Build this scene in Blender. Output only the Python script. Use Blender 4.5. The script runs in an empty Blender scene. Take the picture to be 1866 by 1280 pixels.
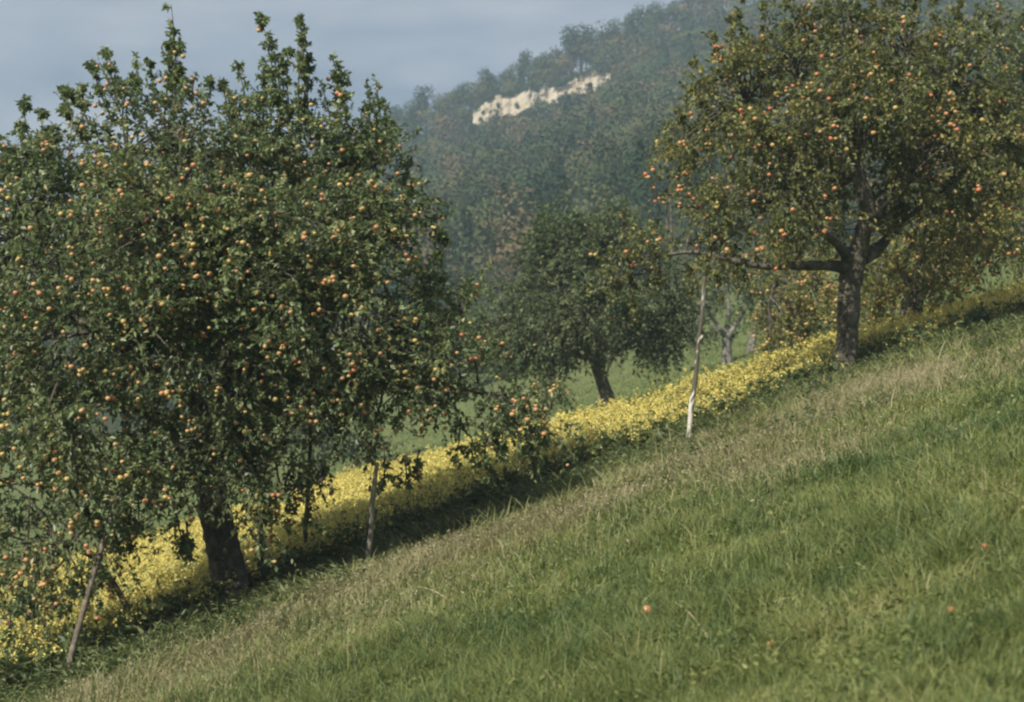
import bpy, math, random
import numpy as np
from mathutils import Vector

C = bpy.context.scene
R = np.random.default_rng(7)
random.seed(7)

# ------------------------------------------------------------------ camera, sky, sun, exposure
PITCH = math.atan(0.05)
FPX, CX, CY = 2592.0, 933.0, 640.0           # focal length and centre in pixels of the 1866x1280 photograph
cam_d = bpy.data.cameras.new('camera')
cam = bpy.data.objects.new('camera', cam_d)
C.collection.objects.link(cam)
cam_d.sensor_width = 36.0
cam_d.lens = 36.0 * FPX / 1866.0
cam_d.clip_start = 0.1
cam_d.clip_end = 5000.0
cam.location = (0, 0, 0)
cam.rotation_euler = (math.pi / 2 + PITCH, 0, 0)
cam_d.dof.use_dof = True
cam_d.dof.focus_distance = 14.0
cam_d.dof.aperture_fstop = 2.8
C.camera = cam

SUN_EL = math.radians(39.0)
SUN_TO = Vector((-0.58, -0.81, 0)).normalized()      # horizontal direction towards the sun
w = bpy.data.worlds.new('World')
C.world = w
w.use_nodes = True
nt = w.node_tree
nt.nodes.clear()
wo = nt.nodes.new('ShaderNodeOutputWorld')
bg = nt.nodes.new('ShaderNodeBackground')
sky = nt.nodes.new('ShaderNodeTexSky')
sky.sky_type = 'NISHITA'
sky.sun_disc = False
sky.sun_elevation = SUN_EL
sky.sun_rotation = math.pi / 2 - math.atan2(SUN_TO.y, SUN_TO.x)
sky.air_density = 1.0
sky.dust_density = 2.0
sky.ozone_density = 1.0
tc = nt.nodes.new('ShaderNodeTexCoord')
mp = nt.nodes.new('ShaderNodeMapping')
mp.inputs['Scale'].default_value = (1.8, 1.8, 6.0)
mp.inputs['Rotation'].default_value = (0.0, 0.12, 0.4)
nz = nt.nodes.new('ShaderNodeTexNoise')
nz.inputs['Scale'].default_value = 2.6
nz.inputs['Detail'].default_value = 6.0
nz.inputs['Roughness'].default_value = 0.5
rp = nt.nodes.new('ShaderNodeValToRGB')
rp.color_ramp.elements[0].position = 0.40
rp.color_ramp.elements[0].color = (1.40, 1.64, 2.06, 1)
rp.color_ramp.elements[1].position = 0.66
rp.color_ramp.elements[1].color = (2.9, 2.98, 3.2, 1)
mx = nt.nodes.new('ShaderNodeMixRGB')
mx.inputs['Fac'].default_value = 0.85    # thin veil of high cloud
nt.links.new(tc.outputs['Generated'], mp.inputs['Vector'])
nt.links.new(mp.outputs['Vector'], nz.inputs['Vector'])
nt.links.new(nz.outputs['Fac'], rp.inputs['Fac'])
nt.links.new(rp.outputs['Color'], mx.inputs['Color2'])
nt.links.new(sky.outputs['Color'], mx.inputs['Color1'])
nt.links.new(mx.outputs['Color'], bg.inputs['Color'])
bg.inputs['Strength'].default_value = 0.12
nt.links.new(bg.outputs['Background'], wo.inputs['Surface'])

sun_d = bpy.data.lights.new('sun', 'SUN')
sun_d.energy = 4.3
sun_d.angle = math.radians(0.6)
sun_d.color = (1.0, 0.95, 0.84)
sun = bpy.data.objects.new('sun', sun_d)
C.collection.objects.link(sun)
to_sun = Vector((SUN_TO.x * math.cos(SUN_EL), SUN_TO.y * math.cos(SUN_EL), math.sin(SUN_EL)))
sun.rotation_euler = to_sun.to_track_quat('Z', 'Y').to_euler()

C.view_settings.view_transform = 'Standard'
C.view_settings.look = 'None'
C.view_settings.exposure = 0.47
C.view_settings.gamma = 1.0
C.view_settings.use_curve_mapping = False
C.render.engine = 'CYCLES'
C.cycles.max_bounces = 6
C.cycles.diffuse_bounces = 4
C.cycles.glossy_bounces = 2
C.cycles.transmission_bounces = 4
C.cycles.volume_bounces = 1
C.cycles.transparent_max_bounces = 4
C.cycles.use_denoising = True
C.cycles.filter_width = 2.3
C.cycles.caustics_reflective = False
C.cycles.caustics_refractive = False

# ------------------------------------------------------------------ helpers
def unit(v):
    return v / np.maximum(np.linalg.norm(v, axis=-1, keepdims=True), 1e-9)

_perm = np.random.default_rng(3).random((256, 256))
def vnoise(x, y, s=1.0):
    x = np.asarray(x, float) / s; y = np.asarray(y, float) / s
    xi = np.floor(x).astype(int); yi = np.floor(y).astype(int)
    fx = x - xi; fy = y - yi
    fx = fx * fx * (3 - 2 * fx); fy = fy * fy * (3 - 2 * fy)
    g = lambda a, b: _perm[a % 256, b % 256]
    return (g(xi, yi) * (1 - fx) + g(xi + 1, yi) * fx) * (1 - fy) + (g(xi, yi + 1) * (1 - fx) + g(xi + 1, yi + 1) * fx) * fy

def fbm(x, y, s):
    return vnoise(x, y, s) * .55 + vnoise(x + 31.7, y + 11.3, s / 2.1) * .3 + vnoise(x + 7.1, y + 57.9, s / 4.3) * .15

Y_FOOT, Y_RIDGE = 120.0, 380.0
def meadow_h(x, y):
    yy = np.maximum(y - 50, 0); yy = np.minimum(yy, 75)
    return 9.6 * np.tanh(x / 30) + .026 * y - 1.6 + .0010 * yy ** 2
def H(x, y):
    x = np.asarray(x, float); y = np.asarray(y, float)
    z = meadow_h(x, y)
    z = z + (vnoise(x, y, 1.3) - .5) * .07 + (vnoise(x + 40, y, 4.5) - .5) * .14
    ridge = 87 + 90 * np.tanh(np.asarray(x) * .42 / 90)
    t = np.clip((y - Y_FOOT) / (Y_RIDGE - Y_FOOT), 0, 1)
    s = t * (1 + .55 * t * (1 - t) * -1)
    hill = meadow_h(x, Y_FOOT) * (1 - s) + ridge * s + (fbm(x, y, 45) - .5) * 9 * np.minimum(t * 4, 1)
    over = np.maximum(y - Y_RIDGE, 0)
    hill = hill - .15 * over
    return np.where(y > Y_FOOT, hill, z)

ct, st = math.cos(PITCH), math.sin(PITCH)
def P(px, py, d):
    """a point at depth d seen in direction px, py"""
    X = d * (px - CX) / FPX; V = d * (CY - py) / FPX
    return np.array([X, d * ct - V * st, d * st + V * ct])
def proj(p):
    p = np.atleast_2d(p)
    d = p[:, 1] * ct + p[:, 2] * st
    V = -p[:, 1] * st + p[:, 2] * ct
    return CX + FPX * p[:, 0] / d, CY - FPX * V / d, d
def ground_at(px, py, dmax=140):
    prev = None
    for d in np.arange(2.5, dmax, .05):
        p = P(px, py, d)
        if p[2] <= float(H(p[0], p[1])):
            return p, d
    return P(px, py, dmax), dmax

def make_mesh(name, verts, tris=None, quads=None, mats=(), tint=None, tri_mat=None, quad_mat=None, smooth=False):
    me = bpy.data.meshes.new(name)
    verts = np.ascontiguousarray(verts, np.float32)
    nt_ = 0 if tris is None else len(tris); nq = 0 if quads is None else len(quads)
    me.vertices.add(len(verts)); me.vertices.foreach_set('co', verts.ravel())
    loops = []
    if nt_: loops.append(np.asarray(tris, np.int32).ravel())
    if nq: loops.append(np.asarray(quads, np.int32).ravel())
    li = np.concatenate(loops)
    me.loops.add(len(li)); me.loops.foreach_set('vertex_index', li)
    me.polygons.add(nt_ + nq)
    start = np.concatenate([np.arange(nt_) * 3, nt_ * 3 + np.arange(nq) * 4]).astype(np.int32)
    me.polygons.foreach_set('loop_start', start)
    if tri_mat is not None or quad_mat is not None:
        mi = np.concatenate([np.zeros(nt_, np.int32) if tri_mat is None else np.asarray(tri_mat, np.int32),
                             np.zeros(nq, np.int32) if quad_mat is None else np.asarray(quad_mat, np.int32)])
        me.polygons.foreach_set('material_index', mi)
    if smooth:
        me.polygons.foreach_set('use_smooth', np.ones(nt_ + nq, bool))
    if tint is not None:
        a = me.attributes.new('tint', 'FLOAT', 'POINT')
        a.data.foreach_set('value', np.asarray(tint, np.float32))
    for m in mats: me.materials.append(m)
    me.update(calc_edges=True)
    return me

def link(name, me, parent=None, loc=None):
    o = bpy.data.objects.new(name, me)
    C.collection.objects.link(o)
    if parent is not None: o.parent = parent
    if loc is not None: o.location = loc
    return o
def tag(o, label=None, cat=None, group=None, kind=None):
    if label: o['label'] = label
    if cat: o['category'] = cat
    if group: o['group'] = group
    if kind: o['kind'] = kind
    return o

class Bag:
    """collects tubes and leaves into arrays"""
    def __init__(self): self.v = []; self.t = []; self.q = []; self.n = 0; self.ti = []; self.tm = []; self.qm = []
    def add(self, v, t=None, q=None, tint=.5, mat=0):
        v = np.asarray(v, float).reshape(-1, 3)
        self.v.append(v)
        if t is not None and len(t): self.t.append(np.asarray(t, np.int64) + self.n); self.tm.append(np.full(len(t), mat))
        if q is not None and len(q): self.q.append(np.asarray(q, np.int64) + self.n); self.qm.append(np.full(len(q), mat))
        self.ti.append(np.broadcast_to(np.asarray(tint, float), (len(v),)))
        self.n += len(v)
    def mesh(self, name, mats, smooth=False):
        cat = lambda l: np.concatenate(l) if l else None
        return make_mesh(name, np.concatenate(self.v), cat(self.t), cat(self.q), mats, np.concatenate(self.ti), cat(self.tm), cat(self.qm), smooth)
    def points(self): return np.concatenate(self.v)

def smooth_path(pts, rad, k=5):
    pts = np.asarray(pts, float); rad = np.asarray(rad, float); out = []; ro = []
    n = len(pts)
    for i in range(n - 1):
        p0 = pts[max(i - 1, 0)]; p1 = pts[i]; p2 = pts[i + 1]; p3 = pts[min(i + 2, n - 1)]
        for j in range(k):
            t = j / k
            out.append(.5 * ((2 * p1) + (p2 - p0) * t + (2 * p0 - 5 * p1 + 4 * p2 - p3) * t * t + (3 * p1 - p0 - 3 * p2 + p3) * t ** 3))
            ro.append(rad[i] * (1 - t) + rad[i + 1] * t)
    out.append(pts[-1]); ro.append(rad[-1])
    return np.array(out), np.array(ro)

def tube(bag, pts, rad, sides=8, rough=0.0, k=5, tint=.5, mat=0, rng=R):
    p, r = smooth_path(pts, rad, k) if k > 1 else (np.asarray(pts, float), np.asarray(rad, float))
    n = len(p)
    tan = unit(np.gradient(p, axis=0))
    ref = np.array([0.31, 0.9, 0.2])
    a = unit(np.cross(tan, ref)); b = np.cross(tan, a)
    th = np.arange(sides) * 2 * np.pi / sides
    rr = r[:, None] * (1 + rough * (rng.random((n, sides)) - .5) * 2)
    if rough > 0:
        rr *= 1 + rough * 1.2 * np.sin(th[None] * 3 + np.linspace(0, 2.5, n)[:, None])
    v = p[:, None, :] + rr[..., None] * (np.cos(th)[None, :, None] * a[:, None] + np.sin(th)[None, :, None] * b[:, None])
    i = np.arange(n - 1)[:, None] * sides; j = np.arange(sides)[None]; j2 = (j + 1) % sides
    q = np.stack([i + j, i + j2, i + sides + j2, i + sides + j], -1).reshape(-1, 4)
    v = v.reshape(-1, 3)
    v = np.concatenate([v, p[-1:]])
    cap = np.stack([(n - 1) * sides + np.arange(sides), (n - 1) * sides + (np.arange(sides) + 1) % sides, np.full(sides, n * sides)], -1)
    bag.add(v, cap, q, tint, mat)

def twig_tubes(bag, a, b, c, r0, r1):
    """many 3-sided two-segment twigs a-b-c at once"""
    n = len(a)
    d = unit(c - a); s = unit(np.cross(d, np.array([.2, .1, 1.0]) + R.normal(0, .2, (n, 3)))); u = np.cross(d, s)
    rings = []
    for p, r in ((a, r0), (b, (r0 + r1) / 2), (c, r1)):
        for k in range(3):
            an = k * 2.0944
            rings.append(p + np.reshape(r, (-1, 1)) * (math.cos(an) * s + math.sin(an) * u))
    v = np.stack(rings, 1).reshape(-1, 3)
    base = np.arange(n)[:, None, None] * 9
    f = np.array([[i * 3 + k, i * 3 + (k + 1) % 3, i * 3 + 3 + (k + 1) % 3, i * 3 + 3 + k] for i in range(2) for k in range(3)])
    bag.add(v, None, (base + f[None]).reshape(-1, 4), .5)

def leaf_faces(bag, base, d, L, W, tint, up_bias=1.0, mat=0, rng=R, hint=None):
    n = len(base)
    if hint is None: hint = np.array([0, 0, up_bias]) + rng.normal(0, .75, (n, 3))
    side = unit(np.cross(d, hint)); nrm = np.cross(side, d)
    L = np.reshape(L, (-1, 1)); W = np.reshape(W, (-1, 1))
    fold = rng.uniform(.05, .3, (n, 1)) * W
    droop = rng.uniform(0, .3, (n, 1)) * L
    v = np.stack([base, base + d * L * .48 + side * W * .5 + nrm * fold, base + d * L - nrm * droop,
                  base + d * L * .48 - side * W * .5 + nrm * fold], 1).reshape(-1, 3)
    i = np.arange(n)[:, None] * 4
    t = np.concatenate([i + np.array([[0, 1, 2]]), i + np.array([[0, 2, 3]])])
    bag.add(v, t, None, np.repeat(tint, 4), mat)

def blades(bag, base, lean, h, wd, tint, mat=0, rng=R):
    """grass blades: three levels and a tip, bending along lean"""
    n = len(base)
    ang = rng.uniform(0, 2 * np.pi, n)
    side = np.stack([np.cos(ang), np.sin(ang), np.zeros(n)], 1)
    h = h[:, None]; wd = wd[:, None]
    up = np.array([0, 0, 1.0])
    def pt(s): return base + up * h * (s - .35 * s ** 3 * np.minimum(np.linalg.norm(lean, axis=1, keepdims=True), 1.6)) + lean * h * s ** 2
    p0 = base - up * .03; p1 = pt(.4); p2 = pt(.75); p3 = pt(1.0)
    v = np.stack([p0 - side * wd * .5, p0 + side * wd * .5, p1 - side * wd * .45, p1 + side * wd * .45,
                  p2 - side * wd * .3, p2 + side * wd * .3, p3], 1).reshape(-1, 3)
    i = np.arange(n)[:, None] * 7
    q = np.concatenate([i + np.array([[0, 1, 3, 2]]), i + np.array([[2, 3, 5, 4]])])
    t = i + np.array([[4, 5, 6]])
    bag.add(v, t, q, np.repeat(tint, 7), mat)

# ------------------------------------------------------------------ materials
def mat(name, ramp, rough=.6, spec=.3, trans=0.0, noise=None, noise_amt=.0, bump=None, attr='tint', trans_col=None):
    """colour from the per-leaf 'tint' attribute (or from noise when attr is None) through a ramp"""
    m = bpy.data.materials.new(name); m.use_nodes = True
    n = m.node_tree; n.nodes.clear()
    out = n.nodes.new('ShaderNodeOutputMaterial')
    bs = n.nodes.new('ShaderNodeBsdfPrincipled')
    bs.inputs['Roughness'].default_value = rough
    bs.inputs['Specular IOR Level'].default_value = spec
    cr = n.nodes.new('ShaderNodeValToRGB')
    el = cr.color_ramp.elements
    while len(el) < len(ramp): el.new(.5)
    for e, (p, c) in zip(el, ramp): e.position = p; e.color = (*c, 1)
    geo = n.nodes.new('ShaderNodeTexCoord')
    fac = None
    if attr:
        at = n.nodes.new('ShaderNodeAttribute'); at.attribute_name = attr
        fac = at.outputs['Fac']
    if noise:
        no = n.nodes.new('ShaderNodeTexNoise'); no.inputs['Scale'].default_value = noise
        no.inputs['Detail'].default_value = 8; no.inputs['Roughness'].default_value = .65
        n.links.new(geo.outputs['Object'], no.inputs['Vector'])
        if fac is None: fac = no.outputs['Fac']
        else:
            ma = n.nodes.new('ShaderNodeMath'); ma.operation = 'MULTIPLY_ADD'
            n.links.new(no.outputs['Fac'], ma.inputs[0]); ma.inputs[1].default_value = noise_amt
            n.links.new(fac, ma.inputs[2]); fac = ma.outputs[0]
    n.links.new(fac, cr.inputs['Fac'])
    n.links.new(cr.outputs['Color'], bs.inputs['Base Color'])
    if bump:
        bn = n.nodes.new('ShaderNodeTexNoise'); bn.inputs['Scale'].default_value = bump[0]; bn.inputs['Detail'].default_value = 6
        n.links.new(geo.outputs['Object'], bn.inputs['Vector'])
        bu = n.nodes.new('ShaderNodeBump'); bu.inputs['Strength'].default_value = bump[1]; bu.inputs['Distance'].default_value = bump[2]
        n.links.new(bn.outputs['Fac'], bu.inputs['Height']); n.links.new(bu.outputs['Normal'], bs.inputs['Normal'])
    if trans > 0:
        tr = n.nodes.new('ShaderNodeBsdfTranslucent'); mi = n.nodes.new('ShaderNodeMixShader'); mi.inputs[0].default_value = trans
        n.links.new(cr.outputs['Color'], tr.inputs['Color'])
        n.links.new(bs.outputs[0], mi.inputs[1]); n.links.new(tr.outputs[0], mi.inputs[2]); n.links.new(mi.outputs[0], out.inputs['Surface'])
    else:
        n.links.new(bs.outputs[0], out.inputs['Surface'])
    return m

M = {}
M['leaf'] = mat('apple_leaf', [(0, (.060, .090, .034)), (.5, (.172, .232, .088)), (.85, (.28, .335, .14)), (1, (.42, .36, .14))], .42, .55, .42)
M['leaf_olive'] = mat('olive_leaf', [(0, (.050, .074, .024)), (.5, (.175, .200, .060)), (.85, (.29, .285, .095)), (1, (.40, .32, .10))], .42, .45, .40)
M['leaf_yellow'] = mat('yellowing_leaf', [(0, (.080, .100, .028)), (.5, (.26, .27, .070)), (.85, (.40, .35, .10)), (1, (.44, .30, .09))], .5, .35, .42)
M['leaf_far'] = mat('far_leaf', [(0, (.042, .074, .032)), (.5, (.122, .170, .072)), (1, (.21, .23, .10))], .6, .3, .36)
M['forest'] = mat('forest_leaf', [(0, (.028, .054, .026)), (.35, (.058, .088, .038)), (.6, (.095, .108, .046)), (.8, (.130, .114, .058)), (1, (.150, .112, .064))], .85, .1, .06)
M['bark'] = mat('bark', [(.25, (.030, .029, .022)), (.48, (.095, .086, .064)), (.72, (.25, .225, .175))], .9, .2, 0, 7, 0, (26, .9, .05), attr=None)
M['bark_pale'] = mat('grey_bark', [(.25, (.07, .065, .055)), (.5, (.18, .17, .15)), (.75, (.33, .32, .29))], .9, .2, 0, 5, 0, (20, .8, .05), attr=None)
M['pole_brown'] = mat('weathered_pole', [(.3, (.06, .05, .038)), (.5, (.15, .125, .09)), (.72, (.30, .26, .20))], .85, .2, 0, 9, 0, (40, .6, .01), attr=None)
M['pole_grey'] = mat('bleached_pole', [(.3, (.14, .125, .10)), (.5, (.30, .27, .22)), (.72, (.46, .42, .36))], .85, .2, 0, 9, 0, (40, .6, .01), attr=None)
M['pole_pale'] = mat('peeled_pole', [(.0, (.06, .052, .042)), (.42, (.14, .12, .095)), (.55, (.50, .46, .38)), (.8, (.66, .63, .56))], .75, .25, 0, 3.0, .5, (40, .4, .01), attr='tint')
M['grass'] = mat('grass_blade', [(0, (.056, .100, .032)), (.45, (.180, .220, .064)), (.8, (.285, .288, .100)), (1, (.40, .35, .19))], .5, .4, .28)
M['dry'] = mat('dry_grass', [(0, (.15, .16, .075)), (.5, (.27, .24, .13)), (1, (.42, .36, .22))], .7, .25, .2)
M['weed'] = mat('weed_leaf', [(0, (.050, .080, .030)), (.6, (.125, .165, .060)), (1, (.22, .24, .09))], .55, .4, .25)
M['flower'] = mat('yellow_petal', [(0, (.64, .53, .12)), (.6, (.77, .66, .19)), (1, (.84, .75, .30))], .6, .2, .25)
M['soil'] = mat('meadow_turf', [(.2, (.052, .082, .030)), (.45, (.112, .142, .048)), (.62, (.15, .165, .060)), (.8, (.19, .18, .085))], .95, .1, 0, .9, 0, (8, .7, .1), attr=None)
M['hill'] = mat('hill_undergrowth', [(.3, (.030, .045, .020)), (.7, (.06, .065, .03))], .95, .1, 0, .08, 0, None, attr=None)
M['rock'] = mat('limestone', [(.30, (.26, .22, .15)), (.40, (.44, .37, .26)), (.55, (.48, .42, .32)), (.8, (.56, .51, .41))], .9, .2, 0, .28, 0, (.5, 1.0, .8), attr=None)
def apple_mat(name, a, b, c):
    m = mat(name, [(.3, a), (.52, b), (.72, c)], .38, .5, 0, 9, 0, None, attr=None)
    return m
M['apple_a'] = apple_mat('orange_apple', (.46, .31, .12), (.47, .22, .10), (.40, .12, .065))
M['apple_b'] = apple_mat('blushed_apple', (.50, .37, .15), (.50, .29, .12), (.43, .18, .08))
M['apple_c'] = apple_mat('yellow_apple', (.48, .40, .13), (.49, .35, .12), (.47, .27, .11))
M['apple_d'] = apple_mat('red_apple', (.54, .25, .11), (.50, .16, .08), (.42, .09, .06))
M['stalk'] = mat('straw', [(0, (.5, .42, .27)), (1, (.6, .5, .33))], .7, .2, .1)

# ------------------------------------------------------------------ ground
def grid(xs, ys):
    X, Y = np.meshgrid(xs, ys)
    Z = H(X, Y)
    v = np.stack([X, Y, Z], -1).reshape(-1, 3)
    nx = len(xs)
    i = (np.arange(len(ys) - 1)[:, None] * nx + np.arange(nx - 1)[None]).reshape(-1, 1)
    return v, i + np.array([[0, 1, nx + 1, nx]])
xs = np.unique(np.round(np.concatenate([np.linspace(-220, -30, 50), np.linspace(-30, 30, 200), np.linspace(30, 220, 50)]), 3))
ys = np.unique(np.round(np.concatenate([np.linspace(-25, 0, 30), np.linspace(0, 45, 150), np.linspace(45, Y_FOOT, 70)]), 3))
v, q = grid(xs, ys)
tag(link('meadow', make_mesh('meadow', v, None, q, [M['soil']], smooth=True)), kind='structure')
ys2 = np.linspace(Y_FOOT, 520, 110)
v, q = grid(np.linspace(-220, 220, 140), ys2)
tag(link('hillside', make_mesh('hillside', v, None, q, [M['hill']], smooth=True)), kind='structure')

# the pale rock face below the ridge
CL_U = np.linspace(862, 1112, 230)
cl_top = np.interp(CL_U, [840, 880, 940, 1000, 1040, 1090, 1128], [214, 190, 164, 152, 146, 126, 134])
cl_bot = np.interp(CL_U, [840, 880, 940, 1000, 1040, 1090, 1128], [222, 234, 212, 200, 190, 172, 146])
CL_D = 352.0
rows = []
NR = 40
for r_ in range(NR):
    s = r_ / (NR - 1)
    p = np.array([P(u, b_ * (1 - s) + t_ * s, CL_D) for u, b_, t_ in zip(CL_U, cl_bot, cl_top)])
    X_, Z_ = p[:, 0], p[:, 2] - .34 * p[:, 0]
    but = fbm(X_, Z_ * .12, 5.0) - .5                      # buttresses
    crack = np.abs(vnoise(X_ + 2.0 * vnoise(Z_, X_, 3.0), Z_ * .15, 1.7) - .5)
    ledge = vnoise(Z_, X_ * .12, 1.5)
    p[:, 1] += -2.2 * (1 - s) + 1.2 * s + but * 5 - np.minimum(crack, .16) * 3.5 - (ledge - .5) * 1.2 + (fbm(X_, Z_, 1.1) - .5) * .9
    p[:, 2] += (fbm(X_, X_ * 0 + 3, 4.0) - .5) * 3.5 * s + (fbm(X_, X_ * 0 + 40, 4.0) - .5) * 3.5 * (1 - s)
    rows.append(list(p))
back = [[p + np.array([0, 14, -3.0]) for p in rows[-1]]]
cv = np.array(rows + back)
nr, nc = cv.shape[:2]
i = (np.arange(nr - 1)[:, None] * nc + np.arange(nc - 1)[None]).reshape(-1, 1)
tag(link('cliff', make_mesh('cliff', cv.reshape(-1, 3), None, i + np.array([[0, 1, nc + 1, nc]]), [M['rock']])), kind='structure')
cl_x0, cl_x1 = cv[..., 0].min(), cv[..., 0].max()

# ------------------------------------------------------------------ forest on the hill
def crown_cards(bag, c, rx, rz, n, size, tint, rng, lobes=7, conical=False):
    """a far crown: lumps of leaf clumps through an uneven volume"""
    if conical:
        h = rng.random(n) ** .8
        rr = (1 - h) * rng.uniform(.5, 1.0, n) * rx
        a = rng.uniform(0, 2 * np.pi, n)
        p = c + np.stack([rr * np.cos(a), rr * np.sin(a), (h * 2 - 1) * rz], 1)
        out = np.stack([np.cos(a), np.sin(a), np.full(n, .3)], 1)
    else:
        lc = unit(rng.normal(0, 1, (lobes, 3))) * rng.uniform(.35, .75, (lobes, 1))
        lr = rng.uniform(.38, .62, lobes)
        k = rng.integers(0, lobes, n)
        dd = unit(rng.normal(0, 1, (n, 3)) + np.array([0, 0, .25]))
        out = dd
        p = c + (lc[k] + dd * lr[k][:, None] * rng.uniform(.6, 1.08, (n, 1))) * np.array([rx, rx, rz])
    nr_ = unit(unit(p - c) * .55 + out * .6 + rng.normal(0, .22, (n, 3)))
    d = unit(np.cross(nr_, rng.normal(0, 1, (n, 3))))
    leaf_faces(bag, p, d, rng.uniform(.7, 1.5, n) * size, rng.uniform(.6, 1.2, n) * size, np.clip(tint + rng.normal(0, .05, n), 0, 1), .6, rng=rng, hint=nr_)

fb = Bag()
rng = np.random.default_rng(21)
pts = []
cell = {}
tries = 0
while tries < 60000 and len(pts) < 1700:
    tries += 1
    y = rng.uniform(Y_FOOT + 4, Y_RIDGE + 12); x = rng.uniform(-.48 * y - 10, .48 * y + 10)
    sp = 5.6 + y * .006
    if any((x - a) ** 2 + (y - b) ** 2 < sp * sp for a, b in cell.get((int(x // 8), int(y // 8)), [])): continue
    ok = True
    if cl_x0 - 3 < x < cl_x1 + 3 and CL_D - 25 < y < CL_D + 4: ok = False
    if not ok: continue
    pts.append((x, y))
    for ddx in (-1, 0, 1):
        for ddy in (-1, 0, 1):
            cell.setdefault((int(x // 8) + ddx, int(y // 8) + ddy), []).append((x, y))
for x, y in pts:
    z = float(H(x, y))
    hgt = rng.uniform(7.5, 11.5); con = rng.random() < (.10 if y > 190 else .30)
    rx = rng.uniform(3.8, 6.4) * (1.2 if x > 20 else 1) * (.62 if con else 1)
    t = fbm(np.array(x), np.array(y), 38) * 1.15 + .03 + rng.normal(0, .27)
    t = float(np.clip(t, 0, 1)) if not con else .06
    c = np.array([x, y, z + hgt * .58])
    near = y < 210
    crown_cards(fb, c, rx, hgt * .46, 850 if near else 560, .42 if near else .56, t, rng, conical=con)
    tube(fb, [(x, y, z - .5), (x, y, z + hgt * .6)], [.25, .12], 4, k=1, tint=.3)
# bushes rooted on ledges of the rock and along its rim
for k in range(64):
    p = cv[rng.integers(0, nr - 1), rng.integers(0, nc)]
    if k > 8: p = cv[nr - 2, rng.integers(0, nc)]
    hb = rng.uniform(.4, .9) * (2.2 if k > 8 else 1)
    crown_cards(fb, p + np.array([0, -.4, .2]), hb, hb, 40, .45, rng.uniform(.1, .5), rng, lobes=3)
for k in range(34):
    x = rng.uniform(cl_x0 - 2, cl_x1 + 2); y = CL_D - rng.uniform(7, 15); z = float(H(x, y))
    zb = np.interp(np.interp(x, [cl_x0, cl_x1], [862, 1112]), CL_U, [P(u, b_, CL_D)[2] for u, b_ in zip(CL_U, cl_bot)])
    hb = max(2.0, zb - z + rng.uniform(-1.8, 2.0))
    crown_cards(fb, np.array([x, y, z + hb * .6]), rng.uniform(1.0, 1.9), hb * .42, 220, .45, rng.uniform(.1, .6), rng, lobes=5)
# low bushes on the foot of the cliff
for k in range(150):
    x = rng.uniform(cl_x0 - 2, cl_x1 + 2); y = CL_D - rng.uniform(7, 34); z = float(H(x, y))
    hb = rng.uniform(1.2, 2.6)
    crown_cards(fb, np.array([x, y, z + hb * .5]), hb, hb * .7, 60, .6, rng.uniform(.1, .5), rng, lobes=4)
fo = link('forest', fb.mesh('forest', [M['forest']]))
tag(fo, 'hazy mixed wood of dark green and rusty trees covering the hill', 'forest', kind='stuff')

# single trees standing along the skyline
def ridge_proto(seed, rx, hgt, tint):
    rg = np.random.default_rng(seed)
    b = Bag(); crown_cards(b, np.array([0, 0, hgt * .6]), rx, hgt * .44, 1000, .42, tint, rg, lobes=8)
    t_ = Bag(); tube(t_, [(0, 0, -1), (.1, 0, hgt * .35), (0, .1, hgt * .75)], [.3, .22, .1], 6, k=3)
    for k in range(4):
        a = rg.uniform(0, 6.28)
        tube(t_, [(0.05, 0, hgt * .4), (rx * .5 * math.cos(a), rx * .5 * math.sin(a), hgt * .65)], [.12, .05], 5, k=1)
    return b.mesh('ridge_crown', [M['forest']]), t_.mesh('ridge_trunk', [M['bark']])
protos = [ridge_proto(31 + k, *a) for k, a in enumerate([(3.6, 9.5, .18), (4.4, 10.5, .3), (3.2, 11.0, .12), (4.0, 9.0, .42)])]
rg = np.random.default_rng(77)
for k, px in enumerate([722, 748, 776, 803, 832, 858, 884, 905, 930, 955, 985, 1008, 1034, 1062, 1090, 1120, 1150, 1178, 1206, 1236, 1264, 1292]):
    D = 372 + rg.uniform(-4, 8)
    x = D * (px - CX) / FPX; y = D
    cm, tm = protos[[0, 1, 2, 3, 1, 0, 2][k % 7]]
    e = link('ridge_tree', None, loc=(x, y, float(H(x, y)) - .3))
    s = rg.uniform(.95, 1.3)
    if px in (1034,): s = 1.5
    e.scale = (s, s, s * rg.uniform(.95, 1.12)); e.rotation_euler = (0, 0, rg.uniform(0, 6.28))
    if px == 1034: lab = 'broad dark round topped tree rising above its neighbours over the cliff'
    elif 870 < px < 1125: lab = 'dark broadleaf tree on the skyline directly above the pale rock face'
    elif px <= 870: lab = 'small hazy tree on the low skyline left of the pale rock face'
    else: lab = 'hazy grey green tree on the high skyline right of the pale rock face'
    tag(e, lab, 'tree', 'trees along the skyline of the hill')
    link('trunk', tm, e); link('crown', cm, e)

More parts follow.
